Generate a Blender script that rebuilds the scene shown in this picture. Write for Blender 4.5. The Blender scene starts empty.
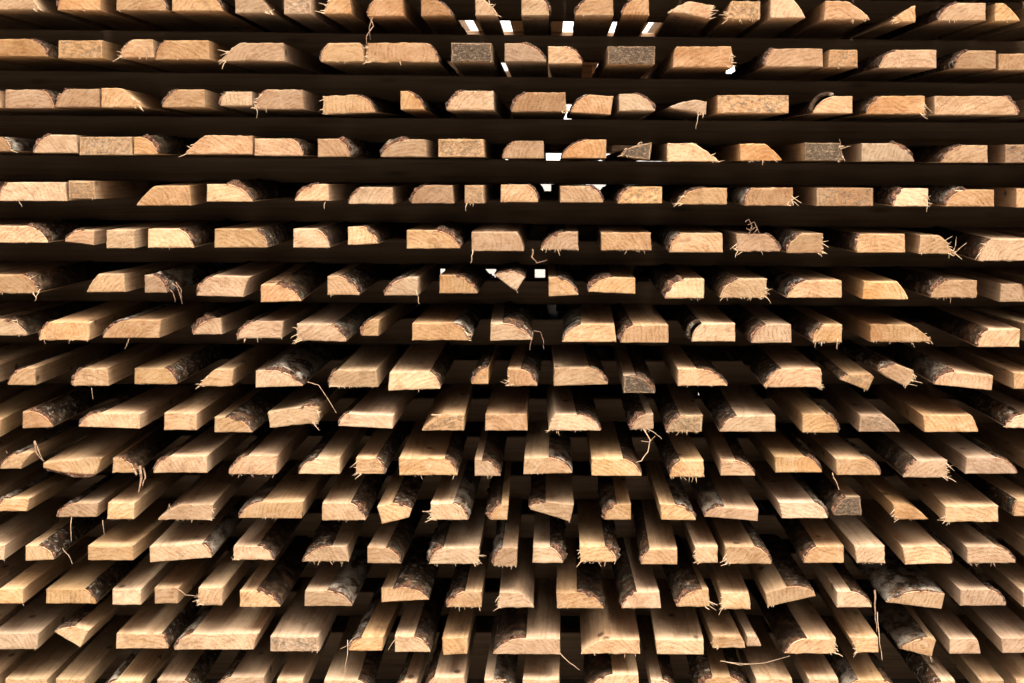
# A stack of rough-sawn waney boards, stickered in layers, seen end-on.
import bpy, math, random
from mathutils import Vector, noise, Matrix

random.seed(11)
sc = bpy.context.scene
COL = sc.collection
K = 0.0015            # metres per picture pixel in the plane of the board ends
D = 3.9               # distance from the camera to that plane
VX, VY = 552.0, 172.0 # where the optical axis meets the plane
GROUND_PY = 748.0
ZC = (GROUND_PY - VY) * K
YB, YR = 0.1415 * D, 0.44 * D  # depth of the front and of the rear battens
LEN = 0.613 * D

# one line per board end: bottom-left, top-left, top-right, bottom-right x, top y, bottom y | marks
# (l r bark on that edge, R thick bark, g/G weathered, b brown, f fl fr frayed, t tilt, d recess); P = free outline
DATA = """
R
-15.4 -15.4 28.2 38.4 -6.9 9.5 | fr
57.6 65.3 99.9 100.4 -6.9 10.2 | l
116.5 116.5 151.1 167.8 -6.7 10.2 | r
172.1 172.1 202.4 222.8 -6.4 10.8 | r
235.1 235.1 256.1 271 -6.1 12.8 | fr
284.1 284.1 311 311.5 -3.8 14.1 | g
323 332 349.9 351.2 -3.8 13.8 | fl
367.3 378.1 402.4 403.7 -2.6 16.1 | l
421.1 421.1 426.7 452.4 -1.3 15.9 | r
475.4 475.4 483.6 497.2 -1 15.4 | fr
521.3 521.3 542.3 548.7 -1 15.4 | r
575.1 589.7 612.7 613.5 -1 15.4 | l
621.7 635.8 648.6 649.1 -1 15.4 | l
671.1 690.8 714.7 711.3 -2 11.5 | t7.2 fl fr
726.7 731.8 760.5 760 1.3 19.2 | g fl f
770.4 770.4 792.2 805 -1 17.9 | 
824.2 825.5 846 869.5 1 19.5 | f
893.4 915.1 915.6 915.6 5.6 21.8 | fl
938.2 958.7 985.6 985.6 3.1 20.5 | l
994.5 995.8 1003.5 1019.6 3.1 21 | 
R
-17.9 -17.9 28.2 47.4 39.2 56.4 | r
58.4 58.4 102.5 103 40.5 58.4 | g
120.4 133.2 152.4 153.7 39.7 57.6 | l fl
155 166.5 208.8 210 40.5 59.4 | l
220.8 239.5 283 284.8 43 61 | fl
320.4 329.4 360.1 363.5 43 61.5 | l
365.3 367.3 426.7 438.3 43 62 | r fl
451.1 451.1 491.5 492.1 43 61.5 | G
504.6 504.6 519.2 546.1 43.5 61.5 | r
548.2 548.2 567.1 582 46.6 63.5 | r
607.6 607.6 655 655 46.6 64 | G
672.9 676.7 731.8 733.1 46.6 67.1 | fr
764 774.2 822.4 822.9 48.7 66.6 | l b
828 829.3 857.5 857.5 49.9 67.1 | g
879.3 897.2 936.1 936.1 49.9 67.9 | l
954.8 968.9 995.8 995.8 50.7 68.6 | l
998.4 998.4 1035.5 1035.5 53.8 70.2 | 
R
-30.7 -30.7 -5.1 1.3 89.7 107.6 | 
5.6 5.6 42.3 53.8 89.7 108.1 | r
55.1 67.9 99.4 100.4 89.1 107.1 | d12 l
101.2 101.2 120.4 139.6 88.4 107.1 | fr
161.9 179.3 204.9 204.9 89.7 107.1 | l
220.3 225.4 252.3 252.3 91.7 105.5 | d10 l b
254.1 267.7 302.3 303.5 89.7 108.9 | l fl
323 323 357.6 375 96.3 114.2 | t-2 r fl
400.6 400.6 406.2 424.2 91.2 109.6 | r
446.7 463.9 493.3 493.9 90.9 110.1 | l b
511.5 526.9 565.3 567.1 92.7 111.4 | l fr c
571.2 589.7 613.5 610.9 93.8 112.2 | t2.3 l
619.1 619.1 633.2 655 93.8 110.7 | r
670.3 697.2 707 705.4 95.3 107.6 | t6.4 f
717.2 717.2 788.7 788.9 95.3 113 | g
812.7 834.4 852.4 852.4 96.1 113.2 | L
866.5 881.8 924.9 924.9 96.1 114 | l fr
934.3 934.3 1004.8 1017.6 96.1 114.8 | r
R
-15.4 -15.4 1.3 11.5 137 151.1 | r fr
33.3 51.2 76.8 78.1 135 152.9 | l
79.4 79.4 132.2 132.7 137 155 | g
133.7 133.7 142.2 157.5 137 154.5 | r R
185.7 204.9 252.3 253.1 135.8 154.2 | fl
254.6 254.6 292.3 302.5 138.8 155.7 | r
317.9 317.9 338.4 349.9 138.8 156.8 | r R
380.6 408.8 426.2 426.7 139.6 156.8 | l R
438.3 438.3 483.6 484.4 139.1 156.8 | g
502.6 515.4 543.5 544.1 140.9 158.3 | l
561.5 589.7 606.3 606.3 139.6 158 | l
P 621.4 155.2 625 149.6 638.3 145 652.2 142.2 650.1 159.6 635.8 158.3 | G fl
667.8 667.8 692.1 717.7 143.4 161.4 | fr
740.3 740.3 765.1 781.8 144 160.6 | f
805 805 840.8 842.9 142.9 160.6 | G fr
861.3 861.3 889.5 914.6 143.4 161.4 | r
940.7 963.8 987.4 987.6 145.2 162.7 | l
1004.8 1004.8 1040.6 1040.6 144.7 162.7 | g
R
-1.3 7.7 65.3 67.1 182.4 200.9 | l
68.6 68.6 94.8 96.1 180.9 198.8 | g
137 155 189.5 190.8 186 205.5 | 
207 207 226.7 252.3 184.2 201.6 | r R
294.8 317.9 328.1 328.9 184.2 200.9 | l
348.6 364 392.2 393.4 187.5 203.9 | l
411.4 425.5 452.4 453.6 185.5 203.4 | l
464.7 464.7 483.6 484.1 185.5 203.4 | g
500.8 500.8 527.7 537.9 184.7 202.1 | r
560.2 560.2 588.4 603 186 202.4 | r
617.8 633.2 661.9 661.9 186.8 203.4 | l b g
676.7 707.5 726.7 726.7 188.1 204.2 | l fl
744.6 752.3 793 793 188.1 205.5 | l fr
816.5 816.5 872.9 872.9 188.1 206 | g b
893.4 903.6 927.9 927.9 188.6 206.2 | l R fr
944.6 966.4 993.8 994 189.8 206.5 | l R
1016.3 1016.3 1045.8 1045.8 188.6 207.5 | 
R
-10.2 -10.2 26.9 47.4 226 242.6 | r R
65.3 84.5 94.8 93.5 227.2 241.3 | t3.6 l
106.3 106.3 134.5 134.5 230.3 248.2 | c
148.1 148.1 179.3 193.4 229 247.7 | r R
214.7 214.7 256.1 267.7 229 247.5 | r
293.5 293.5 316.6 329.4 229 247.5 | r
347.8 347.8 362.7 378.1 227.2 244.9 | t-1.5 r
406.8 406.8 435.7 460 230.3 248.5 | r R
471.6 471.6 516.9 523.6 232.1 251.1 | 
541 565.3 578.1 578.1 232.1 249.8 | l f
601.2 601.2 650.6 651.6 232.9 250.3 | f
669.6 680.6 722.3 722.8 233.6 252.3 | l
736.9 736.9 763.8 780 234.2 251.3 | r fl
787.1 802.4 822.9 823.4 233.6 252.9 | l fr
856.7 860.1 904.9 905.4 234.2 252.6 | l c
919 920.2 939.5 953.5 235.4 253.6 | fr
977.9 992 1030.4 1030.4 239.3 260.8 | l fl
R
-12.8 -12.8 23.1 38.4 275.1 293.1 | r fr R
87.1 98.6 124.2 125.5 273.9 292 | 
144.7 144.7 153.7 166.5 275.1 292.8 | r R
196.7 212.6 249.7 243.3 275.7 295.6 | t1.3 l
260.8 260.8 275.6 301.2 285.4 302.3 | t-1.3 r R
327.4 327.4 338.4 358.9 276.4 294.9 | r
384.5 406.2 417.8 417.8 277.7 295.4 | l
439.5 439.5 454.9 477.5 275.1 293.3 | r
P 494.6 275.1 513.1 271.3 525.1 277.7 516.4 290.5 511.3 288 | k0,1
548.7 548.7 556.9 578.1 277.7 296.4 | t-1.3 r
588.4 612.7 635.2 635.2 276.4 291.8 | t2 l R
665.2 684.4 704.1 703.6 279 298.2 | l R f
720.3 738.2 766.4 766.4 279 297.7 | l fr f
787.1 806.3 841.6 841.6 280.8 297.7 | l R
862.6 863.9 897.2 908 281.5 299.2 | 
930.5 948.4 977.1 976.6 280.8 297.7 | l R f
999.7 1000.9 1020.1 1025.3 284.1 301.8 | r
R
-15.2 -15.2 5.1 26.7 319.8 335.6 | r
39.4 49.5 90.1 88.9 322.3 340.1 | l f
102.8 127 161.2 159.5 320.3 337.8 | l
193 215.8 220.9 222.2 318.3 334.3 | l R
237.4 253.9 282.9 281.6 321.6 338.1 | l f
297 297 331.3 346 324.1 340.1 | t1.3 r fl
361.7 370.6 379.5 378.2 319.8 335.8 | l
412 412.5 453.1 470.4 323.4 340.1 | r fr
490 490.7 502.7 532.4 323.4 340.6 | t-0.8 r R
562.2 580.8 614.3 616.3 324.6 341.9 | l
620.6 633.3 668.1 668.1 324.9 342.7 | l R
691.7 701.9 734.9 734.9 323.6 341.4 | L
751.4 766.6 791.3 791.3 324.9 342.7 | l R
812.2 823.7 842.2 841.5 324.6 342.2 | l R f
870.1 870.7 911.3 931.1 324.9 341.9 | fr f
977.3 988.7 1020 1019.2 329.2 347 | l R
1028.1 1028.1 1058.6 1058.6 324.1 341.9 | 
R
7.7 24.3 35.9 35.3 367.9 385.1 | l
71.7 83.2 108.1 108.9 368.4 385.8 | l
134.5 134.5 163.9 176.7 368.4 384 | r R
199.3 215.2 233.1 231.8 369.7 386.1 | fl
255.6 255.6 265.4 302.5 371 387.4 | t-1.5 r R
328.9 337.1 376 377.6 370.2 387.1 | l f
388.3 389.6 429.3 440.1 373 390.5 | t-2 r
471.6 488.2 488.7 488.2 367.1 384 | l g
507.7 507.7 520.5 537.1 368.9 385.6 | r fl
553.8 554.3 589.7 607.6 368.4 385.8 | t-1.5 r
623.5 623.5 635.8 655 375.6 393 | G r
678 678 697.2 727.5 368.9 385.8 | r
764.3 781.8 820.7 822 368.9 386.9 | l fr
P 839.6 379.2 848.5 375.1 871.1 374.1 874.1 377.1 867.7 390.5 | g k0
P 878.8 370.5 895.9 364.1 912.6 370.5 915.6 378.2 906.2 386.9 887 377.1 | k0 fr
934.3 954.8 993.3 992 369.7 384.3 | t6.1 l R
1013.7 1013.7 1040.6 1040.6 373 388.9 | 
R
-30.7 -30.7 1.3 0 419.7 437.1 | 
22.5 22.5 30.7 52.5 411.5 428.4 | t-1.3 r R
78.9 101.2 139.6 139.6 412 426.3 | t2.3 l
163.9 163.9 197.2 196.7 413.2 429.9 | 
214.7 214.7 225.4 252.3 417.1 432.2 | r R b
P 267.4 412.5 301.2 407.4 318.6 406.8 317.6 422.7 270.5 427.6 | k1 fr
338.4 348.6 393.4 392.2 412.5 425.8 | t2.8 l
422.1 442.1 464.7 463.9 414.5 430.4 | g
485.1 485.7 526.6 527.4 414.5 430.4 | 
548.7 555.1 576.8 601.2 414.5 430.4 | r f fl
630.6 646 653.2 653.2 414 429.4 | l R f
666.5 680.6 703.1 701.8 415.8 431.9 | l f g
719.8 736.9 775.4 775.4 415.8 431.7 | l
802.4 802.4 826.8 838.3 414.5 432.5 | r
858.8 860.1 884.4 899.8 415.3 431.7 | g
924.1 922.8 971.5 977.9 415.3 431.9 | 
1006.1 1022.7 1050.9 1050.9 414 427.3 | t2.6 l R fl
R
0 21.8 33.3 21 452.4 468.6 | l
P 43 463.2 89.7 457.3 101.7 458.1 95.5 474.5 43 467.3 | k3
112.7 112.7 119.1 135.8 458.1 472.7 | r R fr
153.2 170.3 207 207 456 472.7 | l
228.7 248 277.4 276.6 455.5 474 | l f
298.7 316.6 339.7 339.7 458.1 474 | l
355.8 355.8 375.5 384.5 458.1 474 | r fl
399.3 399.3 444.7 457 458.1 475 | r f
474.6 474.6 481.8 500.5 459.4 476 | r b
523.6 524.3 548.7 572.2 458.1 474.2 | t-1.3 r
591.7 591.7 623 641.4 458.8 475.7 | r
670.3 680.6 703.6 704.1 460.6 477 | l f
720.8 720.8 735.7 754.9 460.1 475.7 | r
775.5 774.8 805 821.6 456.8 472.4 | r
837 835.7 866.5 880.5 458.6 475 | r
903.6 917.7 947.1 947.1 460.6 477.3 | l fr
965.1 966.4 995.8 1017.1 457.3 473.7 | r
R
-5.1 10.2 29.2 26.7 498.4 511.1 | l R
57.1 76.2 98.5 96.5 503 517 | l
107.2 107.9 134.6 134.1 503 519 | 
157.9 181.6 212.8 212 504.3 519.8 | b fr f
238.7 262.1 302.9 301.9 501.7 518.2 | l
321.9 322.4 350.3 365.5 503 520.3 | r R
P 377 507.3 392.2 503 411.8 508.9 409 517.2 382 523.8 | k1
430.8 430.8 453.1 468.4 503 519.8 | r fl
490 501.4 508.5 507 504.3 519.8 | l R
P 528.7 506.8 545.7 501.7 573.9 504.8 570.1 521.5 530.5 509.6 | k0
604.1 616.8 630.8 630.8 504.3 519.8 | l R
661.2 660 675.2 695.5 504.3 519.8 | r
704.4 724.7 758.5 757.7 505 516.5 | t4.6 l R
781.8 779.2 814.8 827.5 502.5 518.2 | r
833.8 846.5 860.5 861.8 497.4 515.2 | l G R
894.8 893.5 907.5 927.8 504.3 519.3 | fl
944.3 945.6 998.1 998.1 506.1 521.8 | fl
1014.1 1017.9 1043.3 1043.3 500 516.2 | l
R
-30.7 -30.7 5.1 3.8 545.1 560 | 
25.6 25.6 38.4 53.8 545.9 560.8 | t-1.3 r R
87.9 87.9 133.2 133.2 545.9 560.3 | 
149.8 149.8 202.4 211.3 546.9 562.3 | t-4.6 r
233.6 233.6 256.7 274.1 546.4 559.7 | r R fl
302.5 332 347.3 348.6 546.4 561.5 | l f
367.3 367.3 385.8 401.1 547.7 563.3 | r
429.3 443.4 479.3 478 547.7 563.8 | l R fr f
493.3 502.3 517.2 516.6 547.7 566.1 | l f
532.5 533.3 549.9 562.8 546.9 562.8 | r R
580.7 579.9 605 616.5 546.4 561.5 | r R fl f
640.9 649.8 677.3 677.3 549 564.4 | l
696 694.7 717.7 717.7 546.4 562.8 | fl
725.4 725.4 754.9 771.3 546.4 563.8 | r fl
803.7 816.5 843.9 843.9 546.4 562.8 | l R
857.5 854.9 884.9 884.9 546.4 562.8 | f
904.9 902.3 940.7 952.3 546.9 564.6 | t-1.3 r
967.6 966.4 997.1 1015.5 546.4 562.8 | r f
R
-6.4 0 23.1 23.1 588.7 603.5 | 
46.1 46.1 84.5 96.1 589.5 603.5 | r
112.7 112.2 140.9 140.9 589.5 604.8 | 
154.5 154.5 178.8 178 587.9 603.5 | 
197.7 198.5 222.8 221.6 587.9 605.1 | fl
240 240 256.1 280 590.7 606.9 | r R
304.3 305.1 326.8 351.9 590.5 606.1 | r
381.4 381.4 393.4 428.8 588.7 602 | t-2.3 r R
446.7 465.2 481.8 481.3 591.2 607.4 | l f
497.2 499.7 519 533.3 592.5 607.4 | fl
556.9 556.4 576.8 603.7 592.5 608.2 | r
621.7 637 659.3 660.9 592 608.2 | l
676.7 702.4 708 710 589.5 606.6 | l R fr
721.6 720.8 749 750.5 593 608.7 | fl
P 765.3 593 787.1 586.9 813.2 589.5 815.5 596.1 767.8 606.9 | k1
837 837 851.1 871.6 591.2 607.4 | r
P 886.4 602.3 907.4 592.5 944.8 593.8 941.3 608.9 889.5 602.8 | k0,1
960 960 989.4 1006.1 589.5 605.6 | r
1023.2 1023.2 1050.9 1050.9 592 607.1 | 
R
-7.7 -7.7 38.4 37.1 633.5 649.1 | 
P 54.3 631.5 74.3 626.3 88.9 630.4 80.2 647.3 57.6 634 | k0
116 116.5 161.4 167.8 633.5 648.6 | r
174.2 192.1 258.7 253.6 633.5 649.6 | l c
270.5 270.5 317.9 319.2 636.8 651.4 | b g
348.6 361.4 383.2 381.9 636.6 650.7 | l
394.7 394.7 413.9 430.1 636.1 652 | r
443.4 442.1 467.7 467.2 638.6 655 | t-1.3
493.3 526.1 559.9 559.9 638.6 654.3 | l R
581.5 605 639.6 639.6 639.1 653.7 | f
656.8 655.7 703.6 703.6 639.9 654.3 | 
712.6 712.6 740.8 745.4 636.1 647.9 | fl
746.9 746.9 756.1 761.3 635.6 646.3 | 
784.5 807.5 835.7 836.2 638.6 653.7 | l fr
856.2 849.8 878 878.5 637.4 652.5 | fl
P 899.2 648.4 927.9 637.4 936.1 639.9 931.8 656.3 | k0 f
949.7 949.7 976.6 980.4 638.6 653.7 | 
1002.2 1000.9 1040.6 1040.6 638.1 653 | 
R
5.1 5.1 47.4 47.4 679.1 694.2 | 
55.1 55.8 84.5 84.5 679.1 694.2 | 
102.5 116.5 142.2 140.9 680.1 695 | l
157.5 157.5 184.4 194.7 680.1 695.2 | r
213.9 230.5 263.8 265.1 677.1 694.5 | l
276.9 276.9 302.5 302.5 680.1 695.2 | 
323 324.3 357.6 370.4 680.1 695.2 | r
394.7 403.7 416.5 416.5 681.2 695.8 | l
426.7 434.4 463.9 464.7 677.1 695 | l
484.4 484.4 493.3 513.8 679.6 695.2 | r
521.8 523.1 558.9 559.4 679.1 695 | 
585.8 612.7 638.3 639.6 674.5 695 | l
651.1 651.1 662.7 676.7 680.1 695.2 | r
697.2 712.6 730.5 745.9 677.1 695 | l r R
756.1 756.1 792 793.3 679.1 695.2 | 
810.1 808.8 838.3 840.8 679.1 695.2 | 
843.4 858.8 884.4 897.2 680.1 695.8 | l r
930.5 940.7 954.8 957.4 680.1 695.8 | l
980.4 980.4 1003.5 1004.8 680.1 695.8 | 
1016.3 1016.3 1045.8 1045.8 679.6 695.8 |
"""

ORD = ("zeroth first second third fourth fifth sixth seventh eighth ninth tenth eleventh twelfth thirteenth "
       "fourteenth fifteenth sixteenth seventeenth eighteenth nineteenth twentieth twenty-first twenty-second "
       "twenty-third twenty-fourth twenty-fifth twenty-sixth").split()
DEBUG = 0
YR2 = 0.57 * D
def n3(x, y, z):
    return noise.noise((x, y, z))

# ------------------------------------------------------------------ materials
class NT:
    def __init__(s, name):
        s.m = bpy.data.materials.new(name); s.m.use_nodes = True
        s.t = s.m.node_tree; s.t.nodes.clear()
        s.out = s.t.nodes.new('ShaderNodeOutputMaterial')
        s.b = s.t.nodes.new('ShaderNodeBsdfPrincipled')
        s.t.links.new(s.b.outputs[0], s.out.inputs[0])
    def n(s, typ, ins=None, **kw):
        nd = s.t.nodes.new(typ)
        for k, v in kw.items(): setattr(nd, k, v)
        for k, v in (ins or {}).items(): s.set(nd.inputs[k], v)
        return nd
    def set(s, sock, v):
        if hasattr(v, 'links'): s.t.links.new(v, sock)
        else: sock.default_value = v
    def math(s, op, a, b=0.0, c=None, clamp=False):
        nd = s.t.nodes.new('ShaderNodeMath'); nd.operation = op; nd.use_clamp = clamp
        s.set(nd.inputs[0], a); s.set(nd.inputs[1], b)
        if c is not None: s.set(nd.inputs[2], c)
        return nd.outputs[0]
    def mix(s, f, a, b, mode='MIX'):
        nd = s.t.nodes.new('ShaderNodeMix'); nd.data_type = 'RGBA'; nd.blend_type = mode
        s.set(nd.inputs[0], f); s.set(nd.inputs[6], a); s.set(nd.inputs[7], b)
        return nd.outputs[2]
    def noise(s, vec, scale, detail=3.0, rough=0.55, dist=0.0):
        nd = s.n('ShaderNodeTexNoise', {'Scale': scale, 'Detail': detail, 'Roughness': rough, 'Distortion': dist})
        s.set(nd.inputs['Vector'], vec)
        return nd.outputs['Fac']
    def ramp(s, f, stops):
        nd = s.t.nodes.new('ShaderNodeValToRGB'); e = nd.color_ramp.elements
        while len(e) < len(stops): e.new(0.5)
        for i, (p, c) in enumerate(stops):
            e[i].position = p; e[i].color = c if len(c) == 4 else (*c, 1)
        s.set(nd.inputs[0], f); return nd.outputs[0]
    def rng(s, v, a, b, c=0.0, d=1.0):
        nd = s.n('ShaderNodeMapRange', {'From Min': a, 'From Max': b, 'To Min': c, 'To Max': d}); nd.clamp = True
        s.set(nd.inputs['Value'], v); return nd.outputs[0]
    def scale(s, vec, sc_):
        nd = s.t.nodes.new('ShaderNodeVectorMath'); nd.operation = 'MULTIPLY'
        s.set(nd.inputs[0], vec); nd.inputs[1].default_value = sc_
        return nd.outputs[0]
    def bump(s, h, strength, dist):
        nd = s.n('ShaderNodeBump', {'Strength': strength, 'Distance': dist}); s.set(nd.inputs['Height'], h)
        s.t.links.new(nd.outputs[0], s.b.inputs['Normal'])

def rgb(r, g, b): return (r, g, b, 1.0)

def make_wood():
    M = NT('rough_sawn_wood')
    co = M.n('ShaderNodeAttribute', attribute_name='wood_co').outputs['Vector']
    st = M.n('ShaderNodeAttribute', attribute_name='stain').outputs['Fac']
    rim = M.n('ShaderNodeAttribute', attribute_name='rim').outputs['Fac']
    endf = M.n('ShaderNodeAttribute', attribute_name='end').outputs['Fac']
    rnd = M.n('ShaderNodeObjectInfo').outputs['Random']
    # growth rings: distance from the pith, wavering
    sx = M.n('ShaderNodeSeparateXYZ'); M.set(sx.inputs[0], co)
    wob = M.noise(M.scale(co, (46, 2.5, 46)), 1.0, 4.0, 0.6)
    r = M.math('SQRT', M.math('ADD', M.math('POWER', sx.outputs[0], 2.0), M.math('POWER', sx.outputs[2], 2.0)))
    r = M.math('ADD', r, M.math('MULTIPLY', wob, 0.016))
    w1 = M.math('FRACT', M.math('MULTIPLY', r, 165.0))
    w2 = M.math('FRACT', M.math('MULTIPLY', r, 97.0))
    late = M.math('MULTIPLY', M.rng(w1, 0.45, 0.93), M.rng(w1, 1.0, 0.93))
    patch = M.rng(M.noise(M.scale(co, (90, 12, 90)), 1.0, 3.0, 0.6), 0.35, 0.65, 0.15, 1.0)
    late = M.math('ADD', M.math('MULTIPLY', M.math('MULTIPLY', late, patch), M.math('MULTIPLY_ADD', endf, 0.16, 0.40)), M.math('MULTIPLY', M.rng(w2, 0.5, 1.0), 0.12))
    # fuzz left by the saw: streaks lying along the cut
    fuzz = M.noise(M.scale(co, (150, 60, 900)), 1.0, 4.0, 0.66, 0.12)
    grain = M.noise(M.scale(co, (620, 9, 620)), 1.0, 3.0, 0.6)
    fib = M.noise(M.scale(co, (2000, 22, 2000)), 1.0, 2.0, 0.7)
    speck = M.noise(co, 900.0, 3.0, 0.75)
    blot = M.noise(M.scale(co, (24, 6, 40)), 1.0, 3.0, 0.6)
    f = M.math('ADD', late, M.math('MULTIPLY', M.math('SUBTRACT', grain, 0.5), 0.9))
    f = M.math('ADD', f, M.math('MULTIPLY', M.math('MULTIPLY', M.math('SUBTRACT', fuzz, 0.44), endf), 1.35))
    f = M.math('ADD', f, M.math('MULTIPLY', M.math('SUBTRACT', blot, 0.45), 0.9), clamp=True)
    c = M.ramp(f, [(0.0, (0.57, 0.400, 0.242)), (0.3, (0.475, 0.308, 0.170)), (0.62, (0.345, 0.200, 0.096)), (1.0, (0.19, 0.097, 0.042))])
    # torn pores and saw smears on the cut end
    tear = M.math('MULTIPLY', M.rng(speck, 0.54, 0.70), M.math('MULTIPLY', endf, M.rng(M.noise(M.scale(co, (55, 20, 70)), 1.0, 3.0, 0.6), 0.40, 0.62, 0.25, 0.95)))
    c = M.mix(tear, c, rgb(0.24, 0.125, 0.05))
    heart = M.rng(r, 0.012, 0.052, 0.55, 0.0)
    c = M.mix(M.math('MULTIPLY', heart, M.rng(rnd, 0.35, 0.9)), c, rgb(0.50, 0.235, 0.10))
    # broad brown and pale zones on the cut
    zone = M.noise(M.scale(co, (62, 20, 95)), 1.0, 4.0, 0.62, 0.8)
    c = M.mix(M.math('MULTIPLY', M.rng(zone, 0.54, 0.72, 0, 0.65), endf), c, rgb(0.36, 0.205, 0.092))
    c = M.mix(M.math('MULTIPLY', M.rng(zone, 0.46, 0.30, 0, 0.6), endf), c, rgb(0.62, 0.48, 0.33))
    # knots and flecks on the sawn faces
    kn = M.n('ShaderNodeTexVoronoi', {'Scale': 1.0, 'Randomness': 1.0}); M.set(kn.inputs['Vector'], M.scale(co, (19, 6.5, 19)))
    c = M.mix(M.math('MULTIPLY', M.rng(kn.outputs['Distance'], 0.13, 0.07, 0, 0.85), M.math('SUBTRACT', 1.0, endf)), c, rgb(0.075, 0.035, 0.02))
    # board to board tone
    hv = M.n('ShaderNodeHueSaturation', {'Hue': M.rng(rnd, 0, 1, 0.4965, 0.5045),
             'Saturation': M.rng(M.math('FRACT', M.math('MULTIPLY', rnd, 7.31)), 0, 1, 0.84, 1.12),
             'Value': M.rng(M.math('FRACT', M.math('MULTIPLY', rnd, 13.7)), 0, 1, 0.70, 1.14)})
    M.set(hv.inputs['Color'], c); c = hv.outputs[0]
    layer_tone = M.n('ShaderNodeAttribute', attribute_name='layer_tone').outputs['Fac']  # darker, more golden tint, stronger in the upper layers
    c = M.mix(M.math('MULTIPLY', layer_tone, M.rng(M.noise(M.scale(co, (30, 9, 45)), 1.0, 3.0, 0.6), 0.3, 0.65, 0.45, 1.0)), c, M.mix(1.0, c, rgb(0.66, 0.50, 0.34), 'MULTIPLY'))
    # brown smears on faces here and there
    sm = M.noise(M.scale(co, (55, 10, 55)), 1.0, 4.0, 0.65, 0.6)
    c = M.mix(M.rng(sm, 0.57, 0.74, 0.0, 0.6), c, rgb(0.17, 0.095, 0.05))
    # band-saw marks across the sawn faces
    saw = M.noise(M.scale(co, (9, 330, 9)), 1.0, 2.0, 0.6)
    c = M.mix(M.math('MULTIPLY', M.rng(saw, 0.48, 0.66, 0, 0.22), M.math('SUBTRACT', 1.0, endf)), c, rgb(0.22, 0.12, 0.055))
    # drying checks opened on the cut
    ck = M.noise(M.scale(co, (420, 3, 60)), 1.0, 2.0, 0.5, 0.3)
    ck = M.math('MULTIPLY', M.rng(M.math('ABSOLUTE', M.math('SUBTRACT', ck, 0.5)), 0.0, 0.012, 1.0, 0.0), M.rng(blot, 0.50, 0.60))
    c = M.mix(M.math('MULTIPLY', M.math('MULTIPLY', ck, endf), 0.75), c, rgb(0.10, 0.05, 0.022))
    # weathered, mouldy ends
    sn = M.noise(M.scale(co, (110, 110, 150)), 1.0, 6.0, 0.8, 0.5)
    sn2 = M.noise(M.scale(co, (230, 200, 430)), 1.0, 5.0, 0.8, 0.8)
    mould = M.math('MULTIPLY_ADD', sn, 0.75, M.math('MULTIPLY', sn2, 0.6))
    lim = M.rng(st, 0.0, 1.0, 0.96, 0.36)
    gcol = M.ramp(sn2, [(0.40, (0.016, 0.011, 0.008)), (0.53, (0.07, 0.05, 0.033)), (0.66, (0.33, 0.25, 0.165))])
    c = M.mix(M.math('MULTIPLY', M.rng(M.math('SUBTRACT', mould, lim), 0.0, 0.16), M.rng(st, 0.02, 0.15, 0.0, 0.92)), c, gcol)
    # inner bark stain next to the round edge
    rn = M.math('MULTIPLY', rim, M.rng(M.noise(M.scale(co, (160, 40, 160)), 1.0, 3.0, 0.6), 0.30, 0.62, 0.2, 1.0))
    c = M.mix(M.math('MULTIPLY', M.rng(rn, 0.12, 0.6), 0.85), c, rgb(0.21, 0.085, 0.038))
    # end grain drinks in more light than a sawn face
    c = M.mix(M.math('MULTIPLY', endf, 0.9), c, M.mix(1.0, c, rgb(0.88, 0.82, 0.75), 'MULTIPLY'))
    M.set(M.b.inputs['Base Color'], c)
    M.b.inputs['Roughness'].default_value = 0.72
    M.b.inputs['Specular IOR Level'].default_value = 0.25
    h = M.math('ADD', M.math('MULTIPLY', fib, 0.5), M.math('ADD', M.math('MULTIPLY', grain, 0.6), M.math('MULTIPLY', M.math('MULTIPLY', speck, endf), 1.3)))
    M.bump(h, 0.55, 0.0012)
    return M.m

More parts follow.
